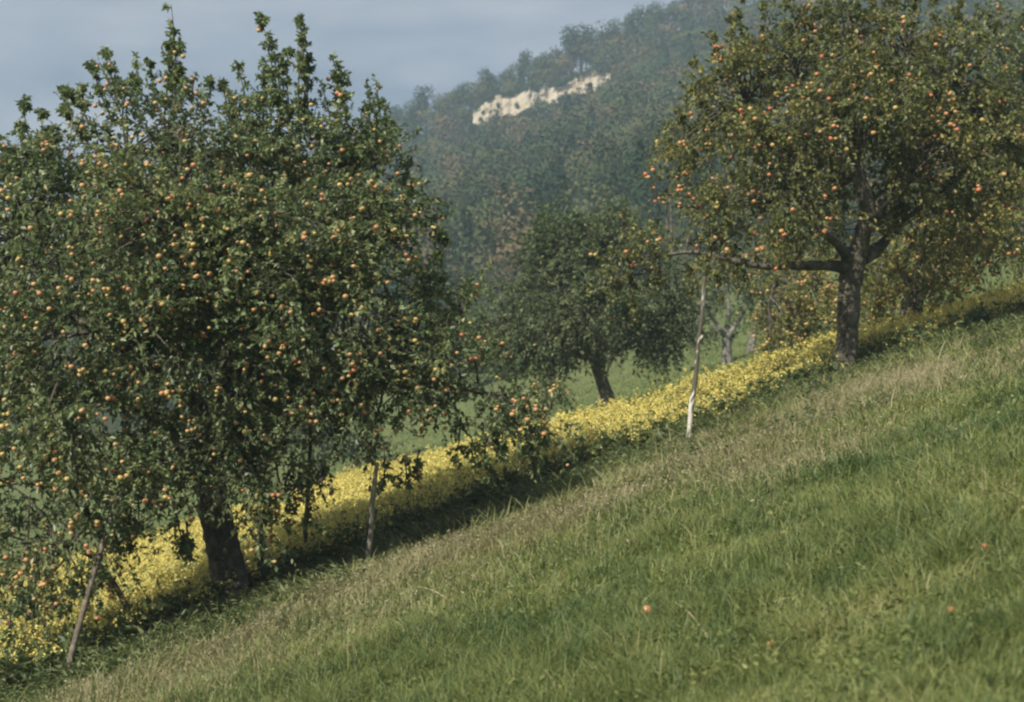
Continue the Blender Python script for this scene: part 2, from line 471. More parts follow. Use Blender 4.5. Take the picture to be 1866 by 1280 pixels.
# ------------------------------------------------------------------ fruit trees
def apple_mesh(name, m, r=1.0):
    nu, nv = 10, 7
    v = []
    for j in range(nv + 1):
        ph = math.pi * j / nv
        rr = math.sin(ph); zz = math.cos(ph)
        zz = zz * .88 - (.30 * math.exp(-(rr / .3) ** 2) if zz > 0 else -.16 * math.exp(-(rr / .25) ** 2))
        wid = rr * (1 + .06 * math.cos(ph))
        for i_ in range(nu):
            a = 2 * math.pi * i_ / nu
            v.append((wid * math.cos(a) * r, wid * math.sin(a) * r, zz * r))
    q = [(j * nu + i_, j * nu + (i_ + 1) % nu, (j + 1) * nu + (i_ + 1) % nu, (j + 1) * nu + i_) for j in range(nv) for i_ in range(nu)]
    b = Bag(); b.add(np.array(v)[:, [0, 1, 2]], None, np.array(q)[:, ::-1])
    tube(b, [(0, 0, .55 * r), (.06 * r, 0, .95 * r), (.16 * r, 0, 1.25 * r)], [.07 * r, .055 * r, .05 * r], 4, k=1, mat=1)
    me = b.mesh(name, [m, M['bark']], smooth=True)
    return me
APPLES = {k: apple_mesh('apple', M['apple_' + k]) for k in 'abcd'}
def arrays(me):
    v = np.empty(len(me.vertices) * 3, np.float32); me.vertices.foreach_get('co', v)
    q = [list(p.vertices) for p in me.polygons if len(p.vertices) == 4 and p.material_index == 0]
    return v.reshape(-1, 3), np.array(q)
AV, AQ = arrays(APPLES['a'])

def fruit_tree(label, base, trunk, limbs, lobes, shoots=(), leaf=(.075, .042), leafmat='leaf', dens=26.0, twigs=11, per_twig=13,
               apples=0, palette='aab', apple_r=.034, single=100, seed=1, tint0=.38, bark='bark', droop=.25, clump_r=.34, name='apple_tree', group=None,
               dd=0.0, tone_spread=.17, hanging=()):
    rg = np.random.default_rng(seed)
    bp, D = base
    wood, leaves = Bag(), Bag()
    path = [P(px, py, D + o) for px, py, o, r in trunk]
    path[0] = bp + np.array([0, 0, -.12])
    rad = [t[3] for t in trunk]
    # root flare
    tube(wood, path, rad, 14, rough=.07, k=6, rng=rg)
    limb_pts = [np.array(path[-1])]
    for lb in limbs:
        pp = [P(px, py, D + o) for px, py, o, r in lb]; rr = [a[3] for a in lb]
        tube(wood, pp, rr, 9, rough=.06, k=5, rng=rg)
        sp, _ = smooth_path(pp, rr, 4)
        limb_pts += list(sp[2:])
    limb_pts = np.array(limb_pts)
    # clumps of twigs through the crown
    starts, dirs, lens, tones, outer = [], [], [], [], []
    for lb in lobes:
        px, py, rpx, rpy, o, rd = lb[:6]
        df = lb[6] if len(lb) > 6 else 1.0
        c = P(px, py, D + o); rx = rpx * (D + o) / FPX; rz = rpy * (D + o) / FPX
        vol = 4.19 * rx * rz * rd
        n = max(2, int(vol * dens * df * .20 + 2 + rx * rz * dens * df * .40))
        u = unit(rg.normal(0, 1, (n, 3)))
        rr = rg.uniform(.18, 1, (n, 1)) ** .5
        cl = c + u * rr * np.array([rx, rd, rz])
        for k in range(n):
            j = np.argmin(((limb_pts - cl[k]) ** 2).sum(1))
            a = limb_pts[j]; mid = (a + cl[k]) / 2 + np.array([0, 0, .12]) + rg.normal(0, .08, 3)
            dl = np.linalg.norm(cl[k] - a)
            if dl < 3.5 * (D / 20 if D > 30 else 1):
                tube(wood, [a, mid, cl[k]], [.012 + .010 * dl, .010 + .004 * dl, .007], 5, k=3, rng=rg)
            nt_ = max(3, int(rg.normal(twigs, twigs * .3)))
            dv = unit(u[k] * .55 + rg.normal(0, .62, (nt_, 3)) + np.array([0, 0, .18 if u[k][2] > -.2 else -.45]))
            starts.append(cl[k] + rg.normal(0, .35, (nt_, 3)) * clump_r); dirs.append(dv)
            lens.append(rg.uniform(.6, 1.5, nt_) * clump_r)
            tones.append(np.full(nt_, rg.normal(0, tone_spread))); outer.append(np.full(nt_, float(rr[k, 0])))
    S = np.concatenate(starts); Dv = np.concatenate(dirs); Ln = np.concatenate(lens); Tn = np.concatenate(tones); Ou = np.concatenate(outer)
    # upright water shoots and drooping fruit twigs: leafy lines of their own
    for sh in list(shoots) + list(hanging):
        x0, y0, x1, y1, o = sh[:5]
        a, b = P(x0, y0, D + o), P(x1, y1, D + o)
        L_ = np.linalg.norm(b - a); n = max(3, int(L_ / .040))
        s = np.sort(rg.random(n))[:, None]
        s = s + .05 * np.sin(s * 17 + rg.uniform(0, 6))
        bend = rg.normal(0, .06, 3) * L_
        pos = a + (b - a) * s + bend * np.sin(s * np.pi)
        tube(wood, [a, (a + b) / 2 + bend, b], [.014, .010, .004], 5, k=3, rng=rg)
        dv = unit(rg.normal(0, 1, (n, 3)) * np.array([1, 1, .4]) + np.array([0, 0, 1.3]) * (1 if y1 < y0 else -.5))
        S = np.concatenate([S, pos]); Dv = np.concatenate([Dv, dv]); Ln = np.concatenate([Ln, (1 - .6 * s[:, 0]) * rg.uniform(.07, .15, n) + .04])
        Tn = np.concatenate([Tn, np.full(n, rg.normal(.03, .08))]); Ou = np.concatenate([Ou, np.full(n, .30)])
    dr = droop * Ln * rg.uniform(.4, 1.4, len(Ln))
    mid = S + Dv * Ln[:, None] * .5 - np.array([0, 0, 1]) * (dr * .25)[:, None]
    end = S + Dv * Ln[:, None] - np.array([0, 0, 1]) * dr[:, None]
    twig_tubes(wood, S, mid, end, np.full(len(S), .0055 if D < 30 else .009), np.full(len(S), .0025))
    n = len(S)
    s = rg.uniform(.05, 1.08, (n, per_twig, 1))
    bpz = S[:, None] + Dv[:, None] * Ln[:, None, None] * s - np.array([0, 0, 1]) * dr[:, None, None] * s ** 2
    ld = unit(Dv[:, None] * .45 + rg.normal(0, .62, (n, per_twig, 3)) + np.array([0, 0, -.22]))
    N = n * per_twig
    tn = np.repeat(Tn, per_twig)
    tt = tint0 + tn + rg.normal(0, .19, N)
    odd = rg.random(N) < .018; tt[odd] = rg.uniform(.8, 1, odd.sum())
    LL = leaf[0] * rg.uniform(.6, 1.25, N)
    leaf_faces(leaves, bpz.reshape(-1, 3), ld.reshape(-1, 3), LL, LL * leaf[1] / leaf[0] * rg.uniform(.8, 1.15, N), np.clip(tt, 0, 1), 1.0, rng=rg)
    root = link(name, None, loc=bp)
    tag(root, label, 'tree', group)
    off = np.array(bp)
    for bg_ in (wood, leaves): bg_.v = [a - off for a in bg_.v]
    link('trunk', wood.mesh('fruit_tree_trunk', [M[bark]], smooth=True), root)
    link('crown', leaves.mesh('fruit_tree_crown', [M[leafmat]]), root)
    if apples:
        w_ = np.clip(Ou, .05, 1) ** 3
        camd = S[:, 1] - S[:, 1].mean()
        w_ = w_ * np.exp(-np.clip(camd, -2, 2) * .55) * rg.gamma(.5, 1, len(S)).clip(.02)
        idx = rg.choice(len(S), apples, replace=False, p=w_ / w_.sum())
        ap = end[idx] * .6 + mid[idx] * .4 - np.array([0, 0, 1]) * (apple_r * 1.6) + rg.normal(0, .02, (apples, 3))
        # small bunches
        kx = rg.random(apples) < .5
        src = rg.integers(0, apples, apples)
        ap = np.where(kx[:, None], ap[src] + rg.normal(0, 1, (apples, 3)) * apple_r * 1.5 - np.array([0, 0, apple_r * .4]), ap)
        ap = ap + np.array([0, -.05, 0])
        rr = apple_r * rg.uniform(.7, 1.25, apples)
        # which are seen: leaves in front of them, counted on a fine screen grid
        lx, ly, lz = proj(leaves.points()[::4] + off)
        ax_, ay_, az_ = proj(ap)
        g = 9.0
        key = (np.floor(lx / g).astype(np.int64) * 100000 + np.floor(ly / g).astype(np.int64))
        order = np.argsort(key); ks = key[order]; ds = lz[order]
        ak = (np.floor(ax_ / g).astype(np.int64) * 100000 + np.floor(ay_ / g).astype(np.int64))
        hid = np.array([np.sum(ds[np.searchsorted(ks, k_):np.searchsorted(ks, k_, 'right')] < z_ - .04) for k_, z_ in zip(ak, az_)])
        inside = (ax_ > 0) & (ax_ < 1866) & (ay_ > 0) & (ay_ < 1280)
        score = hid + np.where(inside, 0, 100) + az_ * .02
        od = np.argsort(score)
        top = od[:single]; rest = od[single:]
        pal = rg.integers(0, len(palette), apples)
        for j in top:
            o = link('apple', APPLES[palette[pal[j]]], root, loc=ap[j] - off)
            o.scale = (rr[j],) * 3; o.rotation_euler = (rg.normal(0, .3), rg.normal(0, .3), rg.uniform(0, 6.28))
        if len(rest):
            fbag = Bag()
            for ci, ch in enumerate(sorted(set(palette))):
                sel = [j for j in rest if palette[pal[j]] == ch]
                if not sel: continue
                vv = (AV[None] * rr[sel][:, None, None] + (ap[sel] - off)[:, None]).reshape(-1, 3)
                qq = (AQ[None] + (np.arange(len(sel)) * len(AV))[:, None, None]).reshape(-1, 4)
                fbag.add(vv, None, qq, .5, ci)
            o = link('fruit', fbag.mesh('fruit', [M['apple_' + ch] for ch in sorted(set(palette))], smooth=True), root)
            o['kind'] = 'stuff'
    return root

def base_px(px, py, dmax=140): return ground_at(px, py, dmax)

# ---- large apple tree on the left
bL = base_px(428, 1112)
DL = bL[1]
print('left tree depth', DL)
lobesL = []
for px, py, rx, ry, o, rd, *df in [
    (150, 340, 110, 100, .3, 1.2, .8), (240, 270, 95, 85, .6, 1.0, .8), (350, 280, 110, 90, -.2, 1.2, .8), (480, 310, 100, 100, .2, 1.2, .8), (580, 320, 90, 100, .7, 1.0, .8), (660, 330, 70, 110, .9, .9, .8),
    (400, 330, 110, 90, .9, .9), (390, 450, 110, 110, 1.1, 1.0), (300, 520, 110, 100, 1.2, 1.0), (230, 400, 110, 100, 1.0, 1.0), (420, 640, 90, 80, -1.4, .9), (380, 730, 80, 60, -1.3, .8), (560, 680, 90, 70, -.9, .8), (690, 270, 45, 60, .6, .7), (60, 330, 60, 70, .4, .9), (20, 400, 90, 130, .4, 1.2), (120, 480, 130, 120, -.7, 1.1), (300, 430, 150, 130, -1.3, 1.1), (470, 450, 140, 120, -1.2, 1.1), (620, 450, 110, 130, -.2, 1.2), (700, 440, 55, 130, .3, .8, .7), (740, 420, 30, 60, .1, .5, .5),
    (-40, 560, 110, 130, .3, 1.2), (130, 620, 140, 110, -1.5, 1.0), (330, 590, 150, 90, -1.7, .9), (640, 580, 100, 110, -1.0, 1.0), (560, 540, 90, 90, -1.2, .9), (480, 640, 110, 110, 1.6, .9), (350, 680, 100, 110, 1.9, .9),
    (20, 740, 120, 110, -1.0, 1.1), (170, 760, 120, 90, -1.9, .9), (60, 880, 110, 90, -1.2, 1.0), (210, 880, 90, 70, -1.7, .8), (330, 820, 90, 70, -1.6, .8), (450, 790, 90, 70, -1.4, .8), (440, 860, 70, 50, -1.3, .6), (505, 890, 45, 40, -.8, .5),
    (660, 700, 100, 90, -.8, .9), (760, 660, 80, 70, -.4, .8), (840, 700, 90, 65, -.5, .7), (890, 728, 70, 34, -.6, .6), (945, 745, 40, 26, -.6, .4), (982, 768, 26, 18, -.6, .3), (690, 765, 80, 42, -.5, .7), (790, 742, 80, 34, -.6, .6), (620, 770, 60, 50, .4, .8),
    (140, 970, 100, 60, -1.7, .7), (20, 980, 70, 70, -1.2, .8), (190, 1010, 60, 45, -1.7, .5), (70, 1050, 60, 38, -1.5, .5), (150, 1050, 55, 30, -1.6, .4), (790, 560, 40, 70, .2, .5, .7), (830, 560, 50, 30, .1, .5, .7),
    (250, 940, 60, 50, -1.2, .6), (5, 1090, 36, 26, -1.5, .4), (470, 920, 45, 26, -1.1, .4), (570, 830, 45, 40, -.5, .6)]:
    thin = .5 if py > 835 or (px > 590 and py > 690) else 1.0      # the low boughs hang loosely
    lobesL.append((px, py, rx, ry, o, rd, (df[0] if df else 1.0) * thin))
shL = [(318, 190, 312, 8, 0), (300, 210, 318, 60, .1), (330, 200, 322, 100, -.1), (490, 230, 478, 38, .2), (505, 240, 490, 70, .1), (480, 240, 484, 120, .3), (555, 230, 545, 22, .2), (545, 240, 552, 70, .1), (565, 250, 560, 120, .2), (605, 240, 602, 100, .5),
       (640, 250, 612, 140, .5), (675, 260, 672, 168, .7), (700, 270, 697, 186, .8), (690, 290, 720, 220, .8), (455, 250, 430, 110, .1), (440, 250, 400, 140, .2), (530, 240, 525, 90, .2), (250, 200, 245, 96, .4), (215, 200, 190, 92, .5), (210, 230, 168, 105, .4),
       (160, 260, 125, 150, .3), (150, 260, 150, 150, .3), (185, 260, 110, 165, .4), (285, 200, 275, 120, .3), (350, 190, 355, 140, 0), (75, 300, 42, 175, .3), (85, 320, 70, 200, .3), (70, 320, 35, 215, .4), (110, 300, 95, 235, .3), (20, 330, 4, 262, .3), (-10, 340, -20, 230, .3),
       (370, 200, 385, 150, 0), (420, 230, 415, 160, .1), (590, 260, 585, 150, .3), (735, 380, 745, 290, .6), (745, 420, 765, 370, .6), (800, 540, 800, 420, .2), (780, 560, 815, 440, .2)]
hangL = [(960, 760, 968, 835, -.6), (920, 750, 905, 832, -.6), (930, 750, 915, 826, -.5), (985, 770, 1000, 800, -.6), (840, 760, 832, 838, -.6), (340, 950, 335, 1005, -1.2), (320, 930, 345, 1010, -1.2), (735, 830, 738, 885, -.5), (700, 830, 698, 890, -.5), (765, 820, 762, 865, -.5), (560, 930, 590, 960, -.8), (915, 790, 918, 830, -.6), (885, 790, 895, 880, -.6), (180, 1040, 150, 1085, -1.6),
         (40, 1080, 40, 1110, -1.5), (20, 1100, 12, 1230, -1.6), (970, 790, 975, 850, -.6), (475, 950, 478, 1000, -1.0), (860, 800, 850, 835, -.6)]
fruit_tree('largest apple tree, thick leaning trunk at left, branches propped by poles', bL,
    [(428, 1112, 0, .30), (424, 1085, 0, .235), (412, 1020, 0, .205), (395, 950, 0, .19), (384, 890, 0, .18), (384, 820, .1, .18)],
    [[(384, 830, .1, .16), (360, 740, .2, .12), (300, 600, .2, .09), (250, 420, .3, .06), (230, 280, .4, .03)],
     [(384, 830, .1, .16), (410, 720, 0, .13), (430, 560, 0, .10), (460, 400, .1, .07), (485, 260, .2, .03)],
     [(384, 830, .1, .14), (450, 740, .3, .12), (540, 620, .5, .09), (610, 440, .6, .06), (650, 300, .7, .03)],
     [(384, 840, .1, .12), (480, 770, .5, .085), (620, 705, .2, .06), (780, 700, -.4, .05), (900, 722, -.6, .03), (990, 765, -.6, .012)],
     [(384, 840, .1, .12), (300, 770, .2, .085), (180, 720, -.2, .06), (40, 700, -.8, .05), (-60, 600, 0, .02)],
     [(384, 850, .1, .10), (330, 820, -.4, .065), (220, 890, -1.1, .045), (120, 1000, -1.6, .025)],
     [(384, 850, .1, .11), (420, 810, -.8, .07), (480, 880, -1.1, .04), (520, 910, -.9, .02)],
     [(360, 740, .2, .09), (260, 660, -.8, .06), (140, 580, -1.2, .045), (20, 440, .2, .02)],
     [(430, 560, 0, .08), (400, 480, -.9, .05), (330, 420, -1.2, .03), (330, 260, 0, .02)],
     [(430, 740, .2, .09), (440, 660, 1.2, .05), (480, 600, 1.6, .025)]],
    lobesL, shL, leaf=(.070, .039), dens=34, twigs=13, per_twig=16, apples=2500, palette='aabbccab', apple_r=.0265, seed=11, tint0=.47, hanging=hangL)

# ---- the upright apple tree on the right
bR = base_px(1537, 697)
DR = bR[1]
print('right tree depth', DR)
lobesR = [(px, py, rx, ry, o, rd, *(df or [1.0])) for px, py, rx, ry, o, rd, *df in [
    (1540, 110, 130, 100, 0, 1.4, .6), (1430, 150, 110, 110, .3, 1.3, .7), (1340, 170, 90, 110, .4, 1.1, .7), (1255, 260, 45, 60, .3, .7, .6), (1290, 230, 75, 90, .3, .9, .8), (1260, 330, 45, 50, .2, .7, .6), (1650, 130, 110, 110, .3, 1.3, .6), (1750, 150, 100, 130, .4, 1.3, .7), (1810, 240, 60, 110, .5, 1.2, .8), (1540, 220, 130, 90, -1.0, 1.1), (1660, 230, 100, 80, .2, 1.1),
    (1380, 300, 100, 80, -.5, 1.2), (1465, 330, 60, 55, -.9, .8), (1420, 375, 90, 55, -1.0, 1.0), (1470, 405, 60, 40, -1.1, .7), (1340, 390, 75, 70, -.4, 1.0), (1300, 450, 50, 40, -.3, .8), (1235, 455, 60, 32, -.2, .7, .8), (1160, 485, 60, 36, -.1, .6, .7),
    (1700, 300, 90, 80, -.4, 1.2), (1780, 280, 80, 110, .2, 1.2), (1680, 390, 60, 50, -.2, 1.0), (1760, 390, 70, 60, .2, 1.0), (1560, 60, 120, 70, .5, 1.2), (1450, 70, 70, 60, .6, 1.0, .7), (1660, 50, 80, 60, .6, 1.0, .7), (1600, 300, 60, 60, .9, .8), (1520, 380, 70, 60, 1.2, .8), (1440, 245, 80, 55, -1.1, .9), (1580, 170, 100, 60, -1.4, .8)]]
shR = [(1370, 110, 1352, 0, .4), (1385, 110, 1388, 5, .4), (1345, 130, 1335, 30, .4), (1300, 180, 1262, 110, .3), (1290, 200, 1240, 150, .3), (1260, 240, 1222, 195, .3), (1320, 150, 1298, 60, .3), (1440, 80, 1436, -10, .6), (1500, 60, 1500, -30, .5), (1560, 40, 1565, -40, .5), (1630, 30, 1640, -30, .6), (1700, 80, 1705, -10, .5),
       (1590, 40, 1590, -30, .5), (1660, 60, 1668, 0, .5), (1740, 70, 1745, -10, .5), (1260, 260, 1216, 270, .3), (1270, 300, 1235, 310, .3), (1790, 180, 1800, 60, .3), (1470, 90, 1470, 20, .5)]
hangR = [(1290, 470, 1280, 520, -.3), (1260, 470, 1262, 540, -.2), (1150, 500, 1155, 560, -.1), (1200, 480, 1195, 530, -.1), (1340, 470, 1345, 520, -.4), (1120, 490, 1125, 530, -.1), (1310, 480, 1312, 540, -.3)]
fruit_tree('upright apple tree at right, dark straight trunk with a horizontal left limb', bR,
    [(1537, 697, 0, .215), (1541, 670, 0, .175), (1546, 600, 0, .165), (1551, 520, 0, .175), (1556, 478, 0, .20), (1562, 455, 0, .17)],
    [[(1552, 492, 0, .13), (1515, 484, -.1, .085), (1450, 484, -.3, .07), (1390, 484, -.4, .06), (1330, 474, -.4, .045), (1250, 460, -.2, .03), (1150, 480, -.1, .015)],
     [(1562, 470, 0, .15), (1574, 420, -.3, .13), (1582, 390, -.4, .12), (1574, 345, -.5, .11), (1558, 300, -.5, .085), (1552, 220, .1, .06), (1545, 100, .2, .03)],
     [(1580, 400, -.4, .10), (1612, 365, -.4, .085), (1650, 335, -.3, .07), (1700, 270, .3, .05), (1740, 160, .4, .025)],
     [(1570, 470, 0, .13), (1596, 456, .2, .11), (1616, 436, .4, .07), (1650, 400, 1.0, .045), (1740, 330, 1.2, .03), (1800, 260, 1.0, .015)],
     [(1566, 322, 0, .07), (1530, 322, -.2, .055), (1495, 324, -.4, .045), (1430, 280, -.3, .03), (1360, 190, .2, .02)],
     [(1552, 480, 0, .10), (1520, 440, -.5, .06), (1460, 400, -.8, .04), (1400, 370, -.7, .02)],
     [(1556, 290, 0, .06), (1500, 220, .3, .04), (1440, 120, .4, .02)],
     [(1556, 250, .1, .05), (1610, 180, .2, .035), (1650, 90, .3, .02)]],
    lobesR, shR, leaf=(.078, .045), leafmat='leaf_olive', dens=25, twigs=11, per_twig=12, apples=560, palette='aaadcdb', apple_r=.033, seed=12, tint0=.50, hanging=hangR, clump_r=.32)

# ---- trees farther back; centre, small forked, leaning, yellowing ones
def lob(l): return [(a[0], a[1], a[2], a[3], a[4], a[5], a[6] if len(a) > 6 else 1.0) for a in l]
bM_ = base_px(1114, 752)
print('mid', bM_[1])
fruit_tree('round dense apple tree in the middle, short leaning trunk behind the yellow flowers', bM_,
    [(1114, 752, 0, .24), (1108, 725, 0, .18), (1096, 692, 0, .165), (1082, 652, 0, .155)],
    [[(1096, 684, 0, .13), (1114, 650, 0, .10), (1140, 595, 0, .06), (1150, 500, 0, .03)], [(1093, 660, 0, .13), (1070, 640, 0, .09), (1030, 570, 0, .06), (1010, 480, 0, .03)],
     [(1093, 660, 0, .11), (1090, 600, 0, .08), (1090, 480, 0, .03)], [(1094, 660, 0, .09), (1020, 640, -.3, .06), (940, 630, -.2, .03)], [(1094, 660, 0, .09), (1160, 620, .2, .06), (1220, 600, .2, .03)]],
    lob([(1080, 470, 100, 70, .2, 1.8), (1010, 500, 80, 80, 0, 1.6), (1150, 500, 80, 80, 0, 1.6), (1090, 560, 110, 70, -1.2, 1.5), (980, 590, 80, 70, 0, 1.6), (1190, 580, 70, 70, .4, 1.5), (930, 610, 50, 60, .2, 1.2), (1060, 600, 90, 40, -.8, 1.3), (960, 640, 60, 40, -.2, 1.2), (1160, 595, 60, 34, .2, 1.2), (1010, 430, 40, 35, .3, 1.0), (1120, 420, 50, 35, .4, 1.0), (1230, 590, 40, 45, .4, 1.0), (1000, 685, 46, 24, -.4, 1.0), (905, 600, 38, 55, .3, .9, .8), (925, 545, 40, 45, .3, 1.0, .8)]),
    [(1000, 430, 995, 390, 0), (1060, 420, 1050, 395, 0), (1140, 420, 1135, 370, 0), (1180, 450, 1200, 400, 0)], leaf=(.11, .065), leafmat='leaf_far', dens=13.5, twigs=11, per_twig=12, apples=80, palette='acc', apple_r=.036, single=50, seed=13, tint0=.50, clump_r=.5)
bN = base_px(1326, 662)
print('N', bN[1])
fruit_tree('small fruit tree with a pale forked trunk, behind the white pole', bN,
    [(1326, 662, 0, .20), (1325, 640, 0, .17), (1324, 612, 0, .16)],
    [[(1324, 616, 0, .12), (1305, 590, 0, .08), (1285, 555, 0, .05), (1270, 510, 0, .02)], [(1324, 616, 0, .12), (1342, 590, 0, .08), (1360, 560, 0, .05), (1365, 500, 0, .02)], [(1324, 616, 0, .08), (1328, 560, .2, .05), (1320, 500, .2, .02)]],
    lob([(1280, 560, 40, 50, 0, 1.5, .9), (1340, 545, 45, 50, .2, 1.5, .9), (1310, 510, 55, 45, 0, 1.6, .9), (1370, 545, 25, 40, .2, 1.2, .8), (1262, 600, 20, 30, 0, 1.0, .7)]),
    [], leaf=(.12, .07), leafmat='leaf_far', dens=11.7, twigs=10, per_twig=11, apples=20, palette='ac', apple_r=.04, single=20, seed=14, tint0=.46, bark='bark_pale', clump_r=.5)
bO = base_px(1367, 643)
fruit_tree('leafy fruit tree with a thin pale slanting trunk beyond the forked one', bO,
    [(1367, 643, 0, .17), (1372, 620, 0, .14), (1382, 580, 0, .12), (1390, 550, 0, .10)],
    [[(1386, 565, 0, .08), (1400, 530, 0, .06), (1420, 470, 0, .03)], [(1388, 560, 0, .07), (1375, 520, .3, .05), (1370, 470, .3, .03)]],
    lob([(1400, 510, 50, 50, .5, 1.6), (1380, 470, 60, 45, .6, 1.6), (1430, 480, 50, 50, .6, 1.6)]),
    [], leaf=(.13, .08), leafmat='leaf_far', dens=9.9, twigs=10, per_twig=11, apples=15, palette='ac', apple_r=.04, single=15, seed=15, tint0=.5, bark='bark_pale', clump_r=.55)
bP = base_px(1428, 662)
print('P', bP[1])
fruit_tree('yellowing pear tree with drooping fruit laden boughs left of the dark trunk', bP,
    [(1428, 662, 0, .17), (1432, 630, 0, .14), (1440, 580, 0, .13), (1446, 530, 0, .12)],
    [[(1446, 540, 0, .09), (1470, 500, 0, .06), (1500, 520, -.4, .03)], [(1446, 540, 0, .09), (1420, 500, 0, .06), (1405, 540, -.4, .03)], [(1446, 535, 0, .09), (1450, 480, 0, .06), (1450, 430, 0, .03)]],
    lob([(1450, 480, 70, 50, .3, 1.3), (1415, 540, 40, 50, -.4, 1.0), (1495, 530, 42, 50, -.4, 1.0), (1460, 560, 40, 50, -.8, .9), (1430, 600, 34, 44, -.6, .8), (1490, 590, 36, 44, -.6, .8), (1460, 620, 26, 26, -.6, .6), (1410, 610, 22, 34, -.5, .6), (1590, 560, 40, 60, .3, 1.0), (1545, 590, 34, 40, .4, .9)]),
    [], leaf=(.09, .055), leafmat='leaf_yellow', dens=19, twigs=10, per_twig=11, apples=260, palette='acac', apple_r=.036, single=90, seed=16, tint0=.50, clump_r=.36, droop=.7, name='pear_tree',
    hanging=[(1410, 610, 1408, 650, -.5), (1440, 620, 1442, 655, -.6), (1490, 610, 1494, 640, -.6), (1470, 600, 1466, 640, -.6), (1590, 590, 1588, 625, .3)])
bQ = base_px(1660, 626)
print('Q', bQ[1])
fruit_tree('yellowing fruit tree with a thick dark trunk behind the upright apple tree', bQ,
    [(1660, 626, 0, .26), (1660, 600, 0, .22), (1662, 570, 0, .21), (1664, 545, 0, .20)],
    [[(1664, 555, 0, .15), (1700, 500, 0, .10), (1760, 430, 0, .06), (1800, 380, 0, .03)], [(1664, 555, 0, .14), (1640, 490, 0, .09), (1600, 460, 0, .05)], [(1664, 550, 0, .12), (1680, 460, .2, .08), (1690, 380, .2, .04)]],
    lob([(1640, 470, 70, 45, -.2, 1.2), (1720, 460, 80, 50, -.4, 1.3), (1790, 420, 70, 60, 0, 1.4), (1600, 510, 50, 50, -.5, 1.0), (1660, 500, 60, 32, -.9, 1.0), (1740, 510, 50, 30, -.3, 1.0), (1700, 390, 90, 60, .6, 1.4), (1780, 340, 70, 60, .5, 1.2)]),
    [], leaf=(.09, .055), leafmat='leaf_yellow', dens=24, twigs=10, per_twig=11, apples=240, palette='acca', apple_r=.036, single=90, seed=17, tint0=.52, clump_r=.38, droop=.6,
    hanging=[(1600, 550, 1598, 590, -.5), (1630, 560, 1628, 600, -.8), (1700, 550, 1702, 590, -.6), (1740, 520, 1740, 560, -.3)])
bS = base_px(1912, 532)
print('S', bS[1])
fruit_tree('apple tree at the right edge, only its dense left half in view', bS,
    [(1912, 532, 0, .22), (1908, 505, 0, .18), (1900, 470, 0, .16), (1895, 420, 0, .15)],
    [[(1895, 430, 0, .11), (1860, 330, 0, .07), (1850, 200, 0, .03)], [(1895, 430, 0, .11), (1920, 300, 0, .06), (1930, 150, 0, .03)], [(1895, 440, 0, .10), (1840, 410, -.3, .06), (1800, 400, -.4, .03)]],
    lob([(1830, 200, 60, 90, -.3, 1.2), (1820, 340, 60, 80, -.5, 1.2), (1850, 60, 60, 80, .2, 1.2, .7), (1850, 150, 70, 100, 0, 1.4), (1870, 280, 90, 100, -.2, 1.5), (1850, 400, 80, 60, -.2, 1.4), (1930, 200, 90, 150, .2, 1.5), (1930, 400, 80, 80, 0, 1.4), (1800, 440, 50, 40, 0, 1.0), (1835, 80, 50, 60, .3, 1.0, .7), (1810, 230, 40, 80, .3, 1.0, .8)]),
    [(1850, 80, 1852, 20, 0), (1820, 100, 1815, 40, 0), (1870, 70, 1875, -10, 0)], leaf=(.095, .058), dens=12, twigs=9, per_twig=11, apples=120, palette='aad', apple_r=.038, single=60, seed=18, tint0=.40, clump_r=.42)
bT = base_px(584, 888)
print('T', bT[1])
fruit_tree('bushy far fruit tree half hidden behind the largest apple tree', bT,
    [(584, 888, 0, .20), (586, 850, 0, .17), (590, 800, 0, .15)],
    [[(590, 810, 0, .12), (560, 740, 0, .07), (540, 680, 0, .03)], [(590, 810, 0, .12), (630, 740, 0, .07), (660, 680, 0, .03)]],
    lob([(560, 760, 70, 60, 0, 1.8), (640, 770, 70, 60, 0, 1.8), (600, 700, 90, 60, 0, 1.8), (660, 825, 40, 25, -.3, 1.2), (520, 800, 40, 40, 0, 1.2)]),
    [], leaf=(.13, .08), leafmat='leaf_far', dens=5, twigs=10, per_twig=11, apples=0, seed=19, tint0=.3, clump_r=.6)
bU = base_px(846, 716)
print('U', bU[1])
fruit_tree('smooth dark fruit tree far between the largest and the middle apple trees', bU,
    [(846, 716, 0, .20), (846, 690, 0, .17), (848, 660, 0, .15)],
    [[(848, 665, 0, .1), (830, 620, 0, .06), (810, 580, 0, .03)], [(848, 665, 0, .1), (870, 620, 0, .06), (880, 570, 0, .03)]],
    lob([(840, 620, 70, 60, 0, 2.2), (880, 640, 50, 50, 0, 2.0), (800, 640, 50, 50, 0, 2.0), (850, 580, 45, 35, 0, 1.8), (860, 685, 50, 22, 0, 1.5)]),
    [], leaf=(.16, .10), leafmat='leaf_far', dens=3.4, twigs=10, per_twig=11, apples=0, seed=20, tint0=.42, clump_r=.7)

